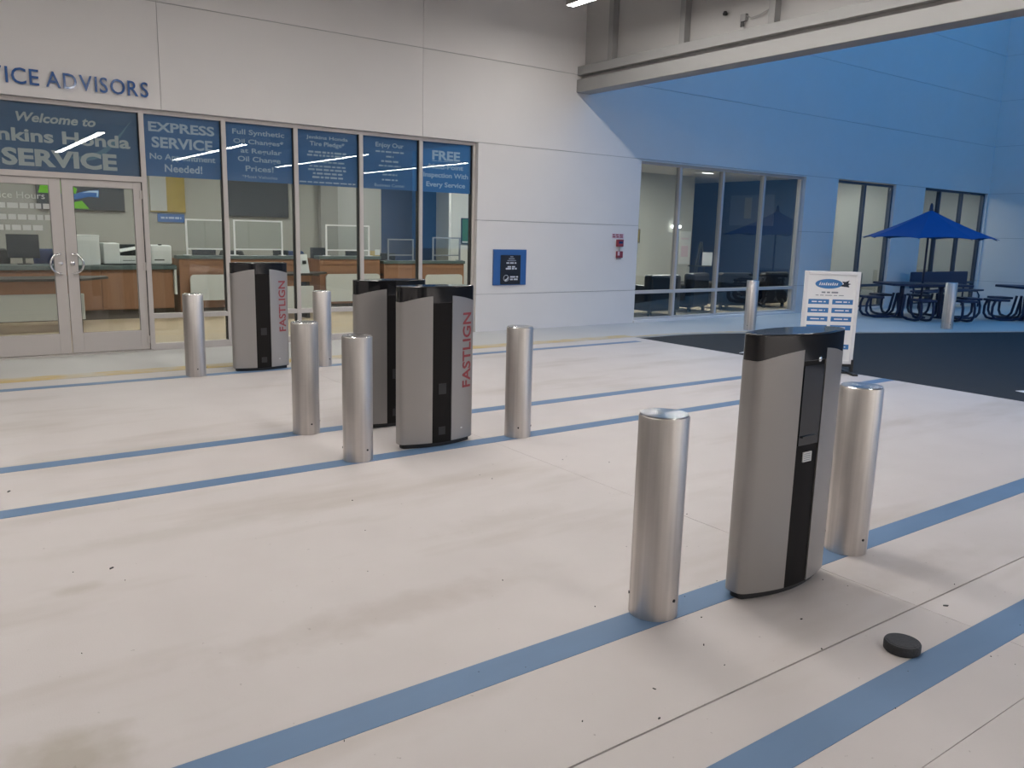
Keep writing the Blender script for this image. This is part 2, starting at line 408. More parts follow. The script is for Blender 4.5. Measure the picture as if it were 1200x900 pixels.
for x, nm in ((4.95, 'Honda lettering over the doors'), (9.35, 'EXPRESS SERVICE and Full Synthetic panes'), (13.85, 'tire pledge pane'), (18.25, 'Enjoy Our and FREE panes')):
    linear_lamp(x, -15.7, -6.3, 4.3, 5.75, 'long white lamp reflected across the '+nm, 'lamps at the rear reflected in the glazing', w=.20)

# ================================================================== STOREFRONT
def hollow(x0, x1, z0, z1, y0, y1, l, r, b, t):
    return MB().box(x0, x0+l, y0, y1, z0, z1).box(x1-r, x1, y0, y1, z0, z1).box(x0+l, x1-r, y0, y1, z0, z0+b).box(x0+l, x1-r, y0, y1, z1-t, z1)
w1 = struct(empty('window_1'), 'aluminium storefront with blue lettered film along its top')
HEAD = 2.925
B(-2.6, 7.262, YG-.05, YG+.06, HEAD, 2.972).build('head_rail', 'alu', w1)
mull = [2.375, 3.365, 4.335, 5.305, 6.285]
for x in mull:
    B(x-.028, x+.028, YG-.055, YG+.06, 0, HEAD).build('mullion', 'alu', w1)
    B(x-.036, x-.028, YG-.03, YG+.05, 0.08, HEAD).build('gasket', 'alu_dark', w1)
for x in (-2.57, -1.55, .50): B(x-.028, x+.028, YG-.055, YG+.06, 0, HEAD).build('mullion', 'alu', w1)
B(7.215, 7.262, YG-.055, YG+.06, 0, HEAD).build('jamb', 'alu', w1)
B(7.205, 7.215, YG-.03, YG+.05, .08, HEAD).build('gasket', 'alu_dark', w1)
B(.528, 2.347, YG-.055, YG+.06, 2.10, 2.165).build('transom_bar', 'alu', w1)
edges = [2.375, 3.365, 4.335, 5.305, 6.285, 7.243]
for i in range(5):
    a, b = edges[i]+.028, edges[i+1]-(.028 if i < 4 else .03)
    B(a, b, YG-.05, YG+.05, .408, .468).build('rail', 'alu', w1)
    B(a, b, YG-.05, YG+.05, 0.0, .085).build('sill', 'alu', w1)
def film_pane(x0, x1, z0, z1, fz0, film, lines, name_m):
    p = B(x0, x1, YG-.004, YG+.004, z0, z1).build('glass_pane', 'clear_glass', w1)
    B(x0, x1, YG+.006, YG+.008, fz0, z1).build('film', film, p)
    yt = YG+.0046
    cx = (x0+x1)/2; H = z1-fz0
    for k, (s, f0, f1, wd, off, bold) in enumerate(lines):
        cz = z1-H*(f0+f1)/2; h = H*(f1-f0)
        if s is None: bars(cx+off, cz, wd, h, yt, p, name_m, seed=int(cx*100)+k)
        else: letters(s, wd, h, cx+off, cz, yt, 'lettering', name_m, p, bold=bold, thick=.0012, shear=.25 if s.startswith('Welcome') else 0)
    return p
FB = 2.185
PL = [
 [('EXPRESS', .11, .27, .80, 0, .03), ('SERVICE', .35, .53, .74, .0, .03), ('No Appointment', .62, .75, .80, 0, .022), ('Needed!', .79, .92, .46, 0, .022)],
 [('Full Synthetic', .10, .215, .70, 0, .02), ('Oil Changes*', .26, .37, .68, 0, .02), ('at Regular', .42, .53, .56, .03, .02), ('Oil Change', .56, .68, .58, 0, .02), ('Prices!', .72, .82, .38, 0, .02), ('*Most Vehicles', .885, .94, .48, 0, 0)],
 [('Jenkins Honda', .09, .17, .62, 0, .022), ('Tire Pledge*', .19, .30, .52, 0, .022), (None, .37, .405, .56, 0, 0), (None, .43, .465, .60, 0, 0), (None, .55, .58, .50, 0, 0), (None, .63, .66, .54, 0, 0), (None, .69, .725, .58, 0, 0), (None, .76, .795, .44, 0, 0), (None, .83, .865, .46, 0, 0), (None, .93, .955, .84, 0, 0)],
 [('Enjoy Our', .10, .215, .46, 0, .02), (None, .26, .29, .46, 0, 0), (None, .35, .38, .12, 0, 0), (None, .44, .475, .28, 0, 0), (None, .53, .56, .36, 0, 0), (None, .70, .73, .24, 0, 0), (None, .80, .83, .26, 0, 0), ('Business Center', .89, .95, .50, 0, 0)],
 [('FREE', .16, .35, .50, 0, .035), (None, .365, .375, .50, 0, 0), ('Multi-Point', .43, .53, .62, 0, .02), ('Inspection With', .60, .73, .80, 0, .02), ('Every Service', .79, .92, .70, 0, .022)]]
for i in range(5):
    a, b = edges[i]+.028, edges[i+1]-.036
    film_pane(a, b, .468, HEAD, FB, 'film_blue', PL[i], 'film_text')
    B(a, b, YG-.004, YG+.004, .085, .408).build('glass_pane', 'clear_glass', w1)
p0 = film_pane(.528, 2.347, 2.165, HEAD, 2.165, 'film_dark',
     [('Welcome to', .14, .28, .82, .03, .028), ('Jenkins Honda', .38, .63, 1.62, .0, .03), ('SERVICE', .67, .93, 1.20, .05, .04)], 'film_text_pale')
# pale swoosh across the transom film
mb = MB(); P = []
for k in range(13):
    t = k/12; P.append((1.55+.72*t, 2.35+.48*t-.18*math.sin(t*3.1), .07*math.sin(t*3.14)+.006))
n = len(P)
mb.add([(x, YG+.0052, z-h/2) for x, z, h in P]+[(x, YG+.0052, z+h/2) for x, z, h in P]+[(x, YG+.0058, z-h/2) for x, z, h in P]+[(x, YG+.0058, z+h/2) for x, z, h in P],
       [(i, i+1, n+i+1, n+i) for i in range(n-1)]+[(2*n+i+1, 2*n+i, 3*n+i, 3*n+i+1) for i in range(n-1)]
       +[(n+i, n+i+1, 3*n+i+1, 3*n+i) for i in range(n-1)]+[(i+1, i, 2*n+i, 2*n+i+1) for i in range(n-1)])
mb.build('film_graphic', 'film_swoosh', p0)
B(-1.522, .472, YG-.004, YG+.004, .085, HEAD).build('glass_pane', 'clear_glass', w1)
B(-2.54, -1.578, YG-.004, YG+.004, .085, HEAD).build('glass_pane', 'clear_glass', w1)
B(-2.54, .472, YG-.05, YG+.05, 0, .085).build('sill', 'alu', w1)
B(.5, 2.375, YG-.09, YG+.08, 0, .014).build('threshold', 'alu', w1)

def door(n, x0, x1, hinge, text):
    d = struct(empty('door_%d' % n, (x0, YG, 0.018)), text); W = x1-x0
    hollow(0, W, 0, 2.078, -.025, .025, .125 if hinge == 'r' else .10, .10 if hinge == 'r' else .125, .245, .085).build('door_frame', 'alu', d, bevel=.003)
    gx0, gx1 = (.125, W-.10) if hinge == 'r' else (.10, W-.125)
    gl = B(gx0, gx1, -.004, .004, .245, 1.993).build('glass_pane', 'clear_glass', d)
    B(gx0, gx1, -.012, -.004, .235, .247).build('glazing_bead', 'alu_dark', d)
    mb = MB(); mb.box(gx0-.004, gx0, -.027, -.024, .245, 1.993).box(gx1, gx1+.004, -.027, -.024, .245, 1.993).box(gx0, gx1, -.027, -.024, 1.993, 1.997)
    mb.build('gasket', 'alu_dark', d)
    s = 1 if hinge == 'r' else -1; hx = .06 if hinge == 'r' else W-.06
    hp = []
    for k in range(13):
        a = math.pi*(k/12-.5); hp.append((hx+s*.11*math.cos(a)*1.0, -.07-.02*math.cos(a), 1.085+.115*math.sin(a)))
    hp = [(hx, -.025, 1.085-.115)]+hp+[(hx, -.025, 1.085+.115)]
    MB().tube(hp, .013, 10).build('pull_handle', 'chrome', d, smooth=.8)
    MB().lathe([(.026, 0), (.026, .01), (.018, .014)], 16).build('lock_cylinder', 'chrome', d, smooth=.7).matrix_local = Matrix.Translation((hx, -.025, 1.085)) @ Matrix.Rotation(math.pi/2, 4, 'X')
    ex = W-.015 if hinge == 'r' else .015
    for z in (.12, 1.05, 1.93): B(ex-.012, ex+.03, -.04, -.024, z-.05, z+.05).build('hinge', 'alu', d)
    return d, gl
d1, g1 = door(1, .535, 1.452, 'l', 'left leaf of the glass entrance doors with white hours print')
d2, g2 = door(2, 1.462, 2.342, 'r', 'right leaf of the glass entrance doors')
letters('Service Hours', .66, .075, .42, 1.87, -.0055, 'lettering', 'door_text', g1, thick=.001)
for k, (z, wd) in enumerate(((1.75, .76), (1.62, .76), (1.50, .62))):
    bars(.42, z, wd, .06, -.0055, g1, 'door_text', seed=40+k)

# ---------------- other windows of the long wall
def big_window(n, x0, x1, muls, z1, rail, label, frame):
    w = struct(empty('window_%d' % n), label)
    hollow(x0, x1, .02, z1, YG-.05, YG+.05, .05, .05, .06, .05).build('window_frame', frame, w)
    B(x0-.02, x1+.02, YW-.03, YG-.05, 0, .045).build('window_sill', 'wall_paint', w)
    E = [x0+.025]+muls+[x1-.025]
    for m in muls: B(m-.028, m+.028, YG-.05, YG+.05, .08, z1-.05).build('mullion', frame, w)
    for i in range(len(E)-1):
        a, b = E[i]+.026, E[i+1]-.026
        if rail:
            B(a, b, YG-.048, YG+.048, rail-.03, rail+.03).build('rail', frame, w)
            B(a, b, YG-.004, YG+.004, .08, rail-.03).build('glass_pane', 'tint_glass', w)
            B(a, b, YG-.004, YG+.004, rail+.03, z1-.05).build('glass_pane', 'tint_glass', w)
        else: B(a, b, YG-.004, YG+.004, .08, z1-.05).build('glass_pane', 'tint_glass', w)
big_window(2, 10.80, 15.74, [11.93, 13.16, 14.45], 2.945, .56, 'four-bay lounge window in the blue-lit wall', 'alu')
big_window(3, 16.94, 19.34, [18.17], 2.955, .56, 'two-bay office window behind the umbrella', 'alu_bronze')
big_window(4, 20.70, 24.0, [21.62, 22.78], 2.975, .56, 'three-bay office window at the far corner', 'alu_bronze')

# ---------------- rooms behind the glass
def room(name, *a, m='office_wall', label=None): return struct(B(*a).build(name, m), label)
YI = 11.26
room('floor_office', -3, 24.3, YI, 22.3, -.2, 0, m='office_floor', label='tan tiled floor of the reception office')
room('ceiling_office', -3, 24.3, YI, 22.3, 3.25, 3.35, m='ceiling_paint', label='ceiling of the reception office')
room('wall_office_left', -3.1, -3, YI, 18, 0, 3.25, label='side wall of the reception office')
room('wall_office_back', -3, 7.52, 18, 18.1, 0, 3.25, label='beige back wall of the reception office')
room('wall_office_pier', 7.52, 7.93, 17.85, 18.1, 0, 3.25, m='office_wall_dark', label='dark pier in the reception back wall')
room('wall_office_grey', 7.93, 9.10, 18, 18.1, 0, 3.25, m='office_wall_grey', label='grey back wall of the reception office')
room('wall_office_blue', 9.10, 12.0, 18.0, 18.1, 0, 3.25, m='office_blue', label='dark blue accent wall of the reception office')
room('wall_office_white', 9.83, 10.62, 16.0, 16.1, 0, 3.25, m='office_white', label='white wall end beside the blue accent wall')
room('wall_office_divider', 10.62, 10.72, YI, 18, 0, 3.25, m='office_wall', label='wall between reception and lounge')
room('wall_lounge_back', 12.0, 17.75, 16.0, 16.1, 0, 3.25, m='office_tan', label='beige back wall of the lounge')
room('wall_lounge_blue', 17.75, 19.9, 19.0, 19.1, 0, 3.25, m='office_blue', label='dark blue wall deep in the lounge')
room('wall_lounge_far', 19.9, 20.0, 13.2, 19.1, 0, 3.25, m='office_blue', label='dark side wall of the lounge')
room('wall_rooms_back', 20.0, 24.3, 13.5, 13.6, 0, 3.25, m='office_tan', label='beige wall inside the corner office')
room('wall_rooms_side', 24.2, 24.3, YI, 13.5, 0, 3.25, m='office_tan', label='side wall inside the corner office')
room('wall_rooms_split', 20.0, 20.1, YI, 13.5, 0, 3.25, m='office_tan', label='wall between the two small offices')
def ceiling_panel(x, y, w, d, label, group, m='office_panel', z=3.25):
    r = empty('light_panel', (x, y, z)); tag(r, label, 'lamp', group)
    hollow_xy = MB().box(-w/2-.02, w/2+.02, -d/2-.02, -d/2, -.02, 0).box(-w/2-.02, w/2+.02, d/2, d/2+.02, -.02, 0).box(-w/2-.02, -w/2, -d/2, d/2, -.02, 0).box(w/2, w/2+.02, -d/2, d/2, -.02, 0)
    hollow_xy.build('frame', 'frame_white', r); B(-w/2, w/2, -d/2, d/2, -.012, -.001).build('diffuser', m, r)
for x, nm in ((0.2, 'behind the entrance doors'), (3.0, 'behind the EXPRESS SERVICE pane'), (5.8, 'behind the tire pledge pane'), (8.6, 'behind the FREE pane')):
    for y, rw in ((13.4, 'nearer the glass'), (16.4, 'nearer the back wall')): ceiling_panel(x, y, .6, .6, 'square office ceiling light '+nm+', '+rw, 'reception ceiling panels')
ceiling_panel(9.9, 14.0, .6, .6, 'unseen square ceiling light added to brighten the white wall end', 'reception ceiling panels')  # extra panel out of view, added to brighten the white wall end
ceiling_panel(13.4, 14.8, .9, .9, 'square ceiling light panel over the lounge, by the beige wall', None)
ceiling_panel(15.0, 13.4, .9, .9, 'unseen square ceiling panel over the armchairs, added to brighten the lounge', None)  # lounge has a second unseen panel, added to raise its brightness
ceiling_panel(18.6, 12.6, .66, .66, 'square ceiling light panel behind the two-bay office window', None)
ceiling_panel(22.3, 12.3, .62, .62, 'square ceiling light panel behind the three-bay corner window', None)
can = empty('recessed_light', (16.80, 14.84, 3.25)); tag(can, 'bright recessed ceiling light high in the lounge window', 'lamp')
B(-.22, .22, -.09, .09, -.012, -.001).build('diffuser', 'can_glow', can); hollow(-.25, .25, -.02, 0, -.12, .12, .03, .03, .004, .004).build('frame', 'frame_white', can)
sc = empty('sconce_lamp', (17.03, 15.995, 1.87)); tag(sc, 'small bright wall sconce beside the lounge window mullion', 'lamp')
B(-.03, .03, -.03, 0, -.05, .05).build('backplate', 'frame_white', sc)
for s in (-.12, .12): MB().lathe([(.035, -.03), (.055, 0), (.05, .035), (.03, .045)], 14, (s, -.07)).build('lamp_shade', 'can_glow', sc, smooth=.7)
B(-.13, .13, -.075, -.02, -.006, .006).build('arm', 'frame_white', sc)

# ================================================================== BOLLARDS
RB = .105
def make_bollard(h=.88):
    r = empty('bollard')
    MB().lathe([(RB, 0), (RB, h-.012), (RB-.004, h-.006)], 48).build('post', 'brushed_steel', r, smooth=.6)
    MB().lathe([(RB-.004, h-.006), (RB-.007, h)], 48).build('top_cap', 'brushed_cap', r, smooth=.6)
    for a in (-1.75, -.35, 2.2):
        MB().tube([(math.cos(a)*(RB-.004), math.sin(a)*(RB-.004), .085), (math.cos(a)*(RB+.004), math.sin(a)*(RB+.004), .085)], .007, 8).build('set_screw', 'black_plastic', r)
    return r
b0 = make_bollard()
spots = [((2.462, 2.305), .3, 'brushed steel bollard nearest the camera, left of the nearest kiosk'),
         ((3.855, 2.268), 0, 'brushed steel bollard directly right of the nearest kiosk'),
         ((2.414, 5.145), .4, 'brushed steel bollard in front, left of the two paired kiosks'),
         ((3.800, 5.135), -.4, 'brushed steel bollard standing alone right of the paired FASTLIGN kiosks'),
         ((2.400, 6.060), .2, 'brushed steel bollard just behind the one left of the paired kiosks'),
         ((3.770, 6.060), .9, 'brushed steel bollard hidden behind the front paired kiosk'),
         ((2.345, 9.020), .1, 'brushed steel bollard by the doors, left of the far kiosk'),
         ((3.805, 9.050), .6, 'brushed steel bollard by the windows, right of the far kiosk'),
         ((11.98, 9.30), 1.2, 'steel bollard on the kerb before the lounge window'),
         ((15.90, 7.76), 2.0, 'steel bollard on the walk before the umbrella table')]
for i, ((x, y), a, lb) in enumerate(spots):
    o = b0 if i == 0 else copy_tree(b0)
    o.location = (x, y, .0015); o.rotation_euler.z = a; tag(o, lb, 'bollard', 'steel bollards of the service drive')

# ================================================================== KIOSKS
HWX, FY, EY, HK = .31, .105, .040, 1.202
def fy(x): return -(FY - (FY-EY)*(x/HWX)**2)
XC = HWX-.028
def end_pts(off):
    """the rounded right end of the plan, from the front face round to the back face"""
    W = HWX+off; p0 = Vector((XC, fy(XC)-off)); p1 = Vector((W, fy(HWX)-off+.002)); p2 = Vector((W, -.014))
    q = [tuple(p0.lerp(p1, t).lerp(p1.lerp(p2, t), t)) for t in [k/7 for k in range(8)]]
    return q + [(x, -y) for x, y in reversed(q)]
def outline(off=0., n=12):
    """closed ccw outline of the lens-shaped plan, offset outwards"""
    xs_ = [-XC+2*XC*k/n for k in range(1, n)]
    e = end_pts(off); front = [(x, fy(x)-off) for x in xs_]
    return front + e + [(-x, -y) for x, y in front] + [(-x, -y) for x, y in e]
def shell(side):
    """silver cover wrapping one end of the kiosk, top edge arched"""
    xs_ = [.083+(XC-.083)*k/8 for k in range(8)]
    def path(off):
        f = [(x, fy(x)-off) for x in xs_]
        return f + end_pts(off) + [(x, -y) for x, y in reversed(f)]
    a, b = path(.007), path(-.004); n = len(a)
    zt = [1.135-.048*(min(abs(p[0]), HWX)/HWX)**2 for p in a]
    if side < 0: a = [(-x, y) for x, y in a]; b = [(-x, y) for x, y in b]
    vs = []
    for (p, z) in zip(a, zt): vs += [(p[0], p[1], .035), (p[0], p[1], z)]
    for (p, z) in zip(b, zt): vs += [(p[0], p[1], .035), (p[0], p[1], z)]
    o = 2*n; fs = []
    for i in range(n-1):
        fs += [(2*i, 2*i+2, 2*i+3, 2*i+1), (o+2*i+2, o+2*i, o+2*i+1, o+2*i+3), (2*i+1, 2*i+3, o+2*i+3, o+2*i+1), (2*i+2, 2*i, o+2*i, o+2*i+2)]
    fs += [(0, 1, o+1, o), (2*n-1, 2*n-2, o+2*n-2, o+2*n-1)]
    if side < 0: fs = [tuple(reversed(f)) for f in fs]
    return MB().add(vs, fs)
def make_kiosk():
    r = empty('kiosk')
    MB().prism(outline(-.018), 0, .035).build('plinth', 'black_plastic', r, smooth=.6)
    MB().prism(outline(0), .03, 1.10).build('core', 'black_satin', r, smooth=.6, label='glossy black centre strip')
    MB().prism(outline(.0058), 1.078, HK).build('cap', 'black_gloss', r, smooth=.6, bevel=.006, label='black top cap')
    for s in (-1, 1): shell(s).build('side_cover', 'silver', r, smooth=.6)
    return r
def kiosk_text(r):
    vs, fs, x0, x1, y0, y1 = text_verts('FASTLIGN', .018)
    def f(v):
        z = .43+(v[0]-x0)/(x1-x0)*.57; x = .275-(v[1]-y0)/(y1-y0)*.088
        return (x, fy(x)-.0095, z)
    extrude_flat(vs, fs, f, (0, .002, 0)).build('lettering', 'red_print', r, label='red FASTLIGN lettering running upwards')
def kiosk_bits(r, full):
    if full:
        B(-.055, .055, fy(.03)-.012, fy(.05), .735, .742).build('reader_ledge', 'black_gloss', r)
        lb = B(-.028, .034, fy(0)-.004, fy(.04), .62, .665).build('sticker', 'label_white', r, label='white printed sticker')
        mb = MB()
        for k in range(4): mb.box(-.022, .026, fy(0)-.0048, fy(0)-.0035, .627+k*.0095, .630+k*.0095)
        mb.build('small_print', 'poster_grey', lb)
        B(-.072, .072, fy(0)-.003, fy(.072), .70, 1.06).build('display_panel', 'black_gloss', r)
        lens = MB().lathe([(.012, 0), (.012, .006), (.006, .009)], 16).build('camera_lens', 'lens', r, smooth=.7)
        lens.matrix_local = Matrix.Translation((.03, fy(.03)-.001, 1.085)) @ Matrix.Rotation(math.pi/2, 4, 'X')
    else:
        B(-.03, .035, fy(0)-.003, fy(.04), .40, .48).build('card_reader', 'black_plastic', r)
        B(-.03, .03, fy(0)-.003, fy(.04), .09, .15).build('vent', 'black_plastic', r)
        B(.175, .19, fy(.18)-.009, fy(.19), .115, .125).build('sticker', 'label_white', r)
kb = make_kiosk()
ks = [((3.168, 2.200), 'tall silver and black kiosk nearest the camera, without lettering', 0),
      ((3.100, 5.252), 'silver and black kiosk of the middle pair, in front, with red FASTLIGN lettering', 1),
      ((3.105, 5.990), 'silver and black kiosk of the middle pair, half hidden behind the other', 2),
      ((3.090, 9.108), 'silver and black kiosk farthest away, before the windows, with red FASTLIGN lettering', 1)]
base_copies = [kb] + [copy_tree(kb) for _ in ks[1:]]
for o, ((x, y), lb, t) in zip(base_copies, ks):
    o.location = (x, y, .0018); tag(o, lb, 'kiosk', 'check-in kiosks of the drive lanes')
    if t: kiosk_text(o)
    kiosk_bits(o, t == 0)
    if t == 2: B(.055, .075, fy(.06)-.004, fy(.075), .64, .71).build('sticker', 'label_white', o)

# ---------------- hockey-puck shaped disc, scraps on the floor
pk = empty('rubber_disc', (3.06, 1.515, .0005)); tag(pk, 'black rubber disc lying on the floor beside the blue stripe', 'disc')
MB().lathe([(.066, 0), (.069, .004), (.069, .034), (.066, .039)], 36).build('body', 'rubber', pk, smooth=.6)
MB().lathe([(.058, .039), (.057, .0405)], 36).build('top_face', 'rubber', pk, smooth=.6)
mb = MB(); rd = random.Random(3)
def scrap(x, y, l, w, a):
    c, s = math.cos(a), math.sin(a)
    mb.prism([(x+c*l*i-s*w*j, y+s*l*i+c*w*j) for i, j in ((-1, -.6), (.7, -1), (1, .5), (-.4, 1))], 0, rd.uniform(.002, .005))
for (x, y, l) in ((.62, 4.02, .014), (.33, 5.55, .016), (2.02, 1.86, .007), (1.9, 1.72, .006), (2.42, 1.98, .007), (2.95, 1.9, .007), (3.62, 1.62, .014)):
    scrap(x, y, l, l*.4, rd.uniform(0, 3))
for _ in range(40): scrap(rd.uniform(.3, 4.2), rd.uniform(1.2, 4.5), rd.uniform(.0015, .004), rd.uniform(.001, .002), rd.uniform(0, 3))
so = mb.build('scattered_debris', 'rubber'); so['kind'] = 'stuff'; tag(so, 'tiny dark crumbs scattered over the concrete floor', 'debris')

# ================================================================== SIGNS ON THE WALL
sg = empty('raised_lettering', (0, YW, 0)); tag(sg, 'raised blue SERVICE ADVISORS letters on the white wall', 'sign')
vs, fs, x0, x1, y0, y1 = text_verts('ADVISORS', .004)
def place_word(word, xa, xb, zc, h):
    # advance each letter by its own width so that every letter is an object
    data = [text_verts(ch, .006) for ch in word]; gap = .13
    ws = [d[3]-d[2] for d in data]; tot = sum(ws)+gap*(len(word)-1); k = (xb-xa)/tot; x = xa
    hh = max(d[5]-d[4] for d in data)
    for ch, d, w in zip(word, data, ws):
        sc_ = h/hh
        zoff = lambda v: zc-h/2+(v[1])*sc_
        extrude_flat(d[0], d[1], lambda v: (x+(v[0]-d[2])*k, -.03, zoff(v)), (0, .03, 0)).build('letter', 'sign_blue', sg)
        x += (w+gap)*k
place_word('ADVISORS', 1.368, 2.455, 3.188, .175)
place_word('SERVICE', .395, 1.300, 3.188, .175)

pq = empty('info_plaque', (7.905, YW, 1.04)); tag(pq, 'square blue plaque with a black plate on the white wall', 'sign')
B(-.33, .33, -.03, 0, -.29, .29).build('backing', 'plaque_blue', pq, bevel=.004)
pp = B(-.195, .205, -.042, -.03, -.275, .20).build('plate', 'plaque_black', pq, bevel=.002)
mb = MB()
for k in range(3):
    h = .018; w = .03+.028*k; mb.box(.02-w, .02+w, -.0435, -.042, .165-k*.032, .165-k*.032+h)
mb.build('emblem', 'poster_grey', pp)
for k, (z, w, h) in enumerate(((.072, .20, .022), (.01, .15, .022), (-.02, .22, .026))): bars(.015, z, w, h, -.0435, pp, 'plaque_text', seed=60+k)
ring = [(-.085+.05*math.cos(a), -.0428, -.175+.05*math.sin(a)) for a in [i*2*math.pi/20 for i in range(20)]]
MB().tube(ring, .004, 6, closed=True).build('emblem', 'plaque_text', pp)
MB().prism_y([(-.105, -.225), (-.07, -.21), (-.035, -.16), (-.05, -.155), (-.075, -.185), (-.11, -.195)], -.0436, -.042).build('emblem', 'plaque_text', pp)
for k, z in enumerate((-.155, -.195)): bars(.075, z, .16, .024, -.0435, pp, 'plaque_text', seed=70+k)

fs1 = empty('fire_sign', (10.30, YW, 1.592)); tag(fs1, 'small pale sign with red print above the red alarm boxes', 'sign')
B(-.145, .145, -.006, 0, -.042, .042).build('plate', 'pale_sign', fs1)
for k, z in enumerate((.018, -.018)): bars(0, z, .26, .022, -.0075, fs1, 'fire_red', seed=80+k)
fa = empty('fire_alarm', (10.335, YW, 1.475)); tag(fa, 'upper red alarm box below the small pale wall sign', 'alarm box')
B(-.072, .072, -.05, 0, -.072, .055).build('housing', 'fire_red', fa, bevel=.006)
B(-.045, .045, -.056, -.05, -.02, .02).build('front_plate', 'letter_edge', fa)
MB().tube([(0, -.02, -.07), (0, -.02, -.15)], .012, 8).build('conduit', 'steel_paint', fa)
fb = empty('fire_alarm', (10.335, YW, 1.265)); tag(fb, 'lower red alarm box with a pale patch, under the other box', 'alarm box')
B(-.066, .066, -.05, 0, -.062, .056).build('housing', 'fire_red', fb, bevel=.006)
B(-.066, -.02, -.056, -.05, -.02, .05).build('strobe_lens', 'pale_sign', fb)
B(-.05, .04, -.03, 0, -.09, -.062).build('horn', 'steel_paint', fb)

# ================================================================== POSTER STAND
ps = empty('poster_stand', (8.955, 5.79, .0015), -yaw); tag(ps, 'white framed poster stand with blue panels beside the nearest kiosk', 'sign stand')
PW, PZ0, PZ1 = .335, .115, 1.238
hollow(-PW, PW, PZ0, PZ1, -.018, .018, .042, .042, .042, .042).build('frame', 'frame_white', ps, bevel=.004)
po = B(-PW+.042, PW-.042, -.008, .010, PZ0+.042, PZ1-.042).build('poster', 'poster_white', ps)
bl = [(-.01+.165*math.cos(a)-.03, 1.088+.058*math.sin(a)) for a in [i*2*math.pi/28 for i in range(28)]]
MB().prism_y(bl, -.0095, -.008).build('emblem', 'poster_blue', po)
MB().prism_y([(.09, 1.062), (.21, 1.05), (.195, 1.078), (.225, 1.09), (.19, 1.1), (.205, 1.135), (.16, 1.115), (.115, 1.12), (.14, 1.09)], -.0103, -.0095).build('emblem', 'poster_dark', po)
mb = MB(); sx = -.16
for k in range(9): mb.prism_y([(sx+k*.026, 1.07), (sx+k*.026+.015, 1.07), (sx+k*.026+.021, 1.098+.012*(k % 3 == 0)), (sx+k*.026+.008, 1.098)], -.0112, -.0104)
mb.build('emblem_script', 'poster_white', po)
bars(-.02, .985, .20, .018, -.0095, po, 'poster_grey', seed=90); bars(-.02, .95, .34, .008, -.0095, po, 'poster_grey', seed=91)
for k, z in enumerate((.872, .768, .664, .560, .325)):
    for c in (-1, 1):
        q = B(c*.145-.125, c*.145+.125, -.0095, -.008, z-.03, z+.03).build('poster_box', 'poster_blue', po)
        bars(c*.145, z, .17, .014, -.0105, q, 'poster_white', seed=100+k*2+c)
B(-.02, .02, -.02, .02, .02, PZ0).build('post', 'black_plastic', ps)
B(PW-.02, PW+.012, -.022, .022, .02, .17).build('side_clip', 'black_plastic', ps)
B(-PW, PW, -.03, .03, .085, PZ0).build('lower_bracket', 'black_plastic', ps)
for s in (-1, 1): B(s*.30-.03, s*.30+.03, -.22, .22, 0, .022).build('foot', 'black_plastic', ps)
B(-.30, .30, -.03, .03, .0, .02).build('base_bar', 'black_plastic', ps)

# ================================================================== OUTDOOR TABLES, UMBRELLA, BENCH
def make_table():
    r = empty('picnic_table')
    MB().prism([(-.90, -.42), (-.85, -.47), (.85, -.47), (.90, -.42), (.90, .42), (.85, .47), (-.85, .47), (-.90, .42)], .70, .75).build('table_top', 'navy_metal', r, bevel=.01)
    for s in (-1, 1):
        MB().tube([(s*.45, 0, .715), (s*.45, 0, .06), (s*.45, 0, .03)], .045, 10).build('pedestal', 'navy_metal', r, smooth=.8)
        MB().lathe([(.16, 0), (.16, .02), (.06, .04)], 20, (s*.45, 0)).build('base_plate', 'navy_metal', r, smooth=.6)
    seats = [(-1.12, 0, 0), (1.12, 0, math.pi), (-.45, -.82, math.pi/2), (.45, -.82, math.pi/2), (-.45, .82, -math.pi/2), (.45, .82, -math.pi/2)]
    for (x, y, a) in seats:
        c, s = math.cos(a), math.sin(a)
        T = lambda px, py, pz: (x+c*px-s*py, y+s*px+c*py, pz)
        o = MB().prism([T(px, py, 0)[:2] for px, py in ((-.2, -.16), (-.16, -.2), (.16, -.2), (.2, -.16), (.2, .16), (.16, .2), (-.16, .2), (-.2, .16))], .415, .46).build('seat', 'navy_metal', r, bevel=.008)
        for q in (-.13, .13):
            pts = [T(-.12, q, .43), T(-.17, q, .30), T(-.17, q, .14), T(-.10, q, .05), T(.05, q, .022), T(.30, q, .022), T(.48, q, .05), T(.56, q*.8, .14), T(.58, q*.6, .32), T(.60, q*.4, .52)]
            MB().tube(pts, .027, 8).build('seat_support', 'navy_metal', o, smooth=.8)
    return r
t1 = make_table(); t1.location = (17.62, 9.22, 0); t1.rotation_euler.z = -yaw+.1
tag(t1, 'dark blue metal picnic table with seats on curved tubes under the umbrella', 'table', 'outdoor picnic tables')
t2 = copy_tree(t1); t2.location = (19.80, 7.635, 0); tag(t2, 'dark blue metal picnic table cut off by the right picture edge', 'table', 'outdoor picnic tables')
um = empty('patio_umbrella', (17.62, 9.22, 0), -yaw); tag(um, 'open bright blue patio umbrella over the picnic table', 'umbrella')
MB().lathe([(.13, 0.0), (.13, .03), (.03, .05)], 20).build('base', 'navy_metal', um, smooth=.6)
MB().tube([(0, 0, .03), (0, 0, 2.34)], .022, 10).build('pole', 'navy_metal', um, smooth=.8)
NP = 8; ap = Vector((0, 0, 2.30)); RU = 1.33
mb = MB()
rims = [Vector((RU*math.cos(2*math.pi*k/NP+.2), RU*math.sin(2*math.pi*k/NP+.2), 1.70)) for k in range(NP)]
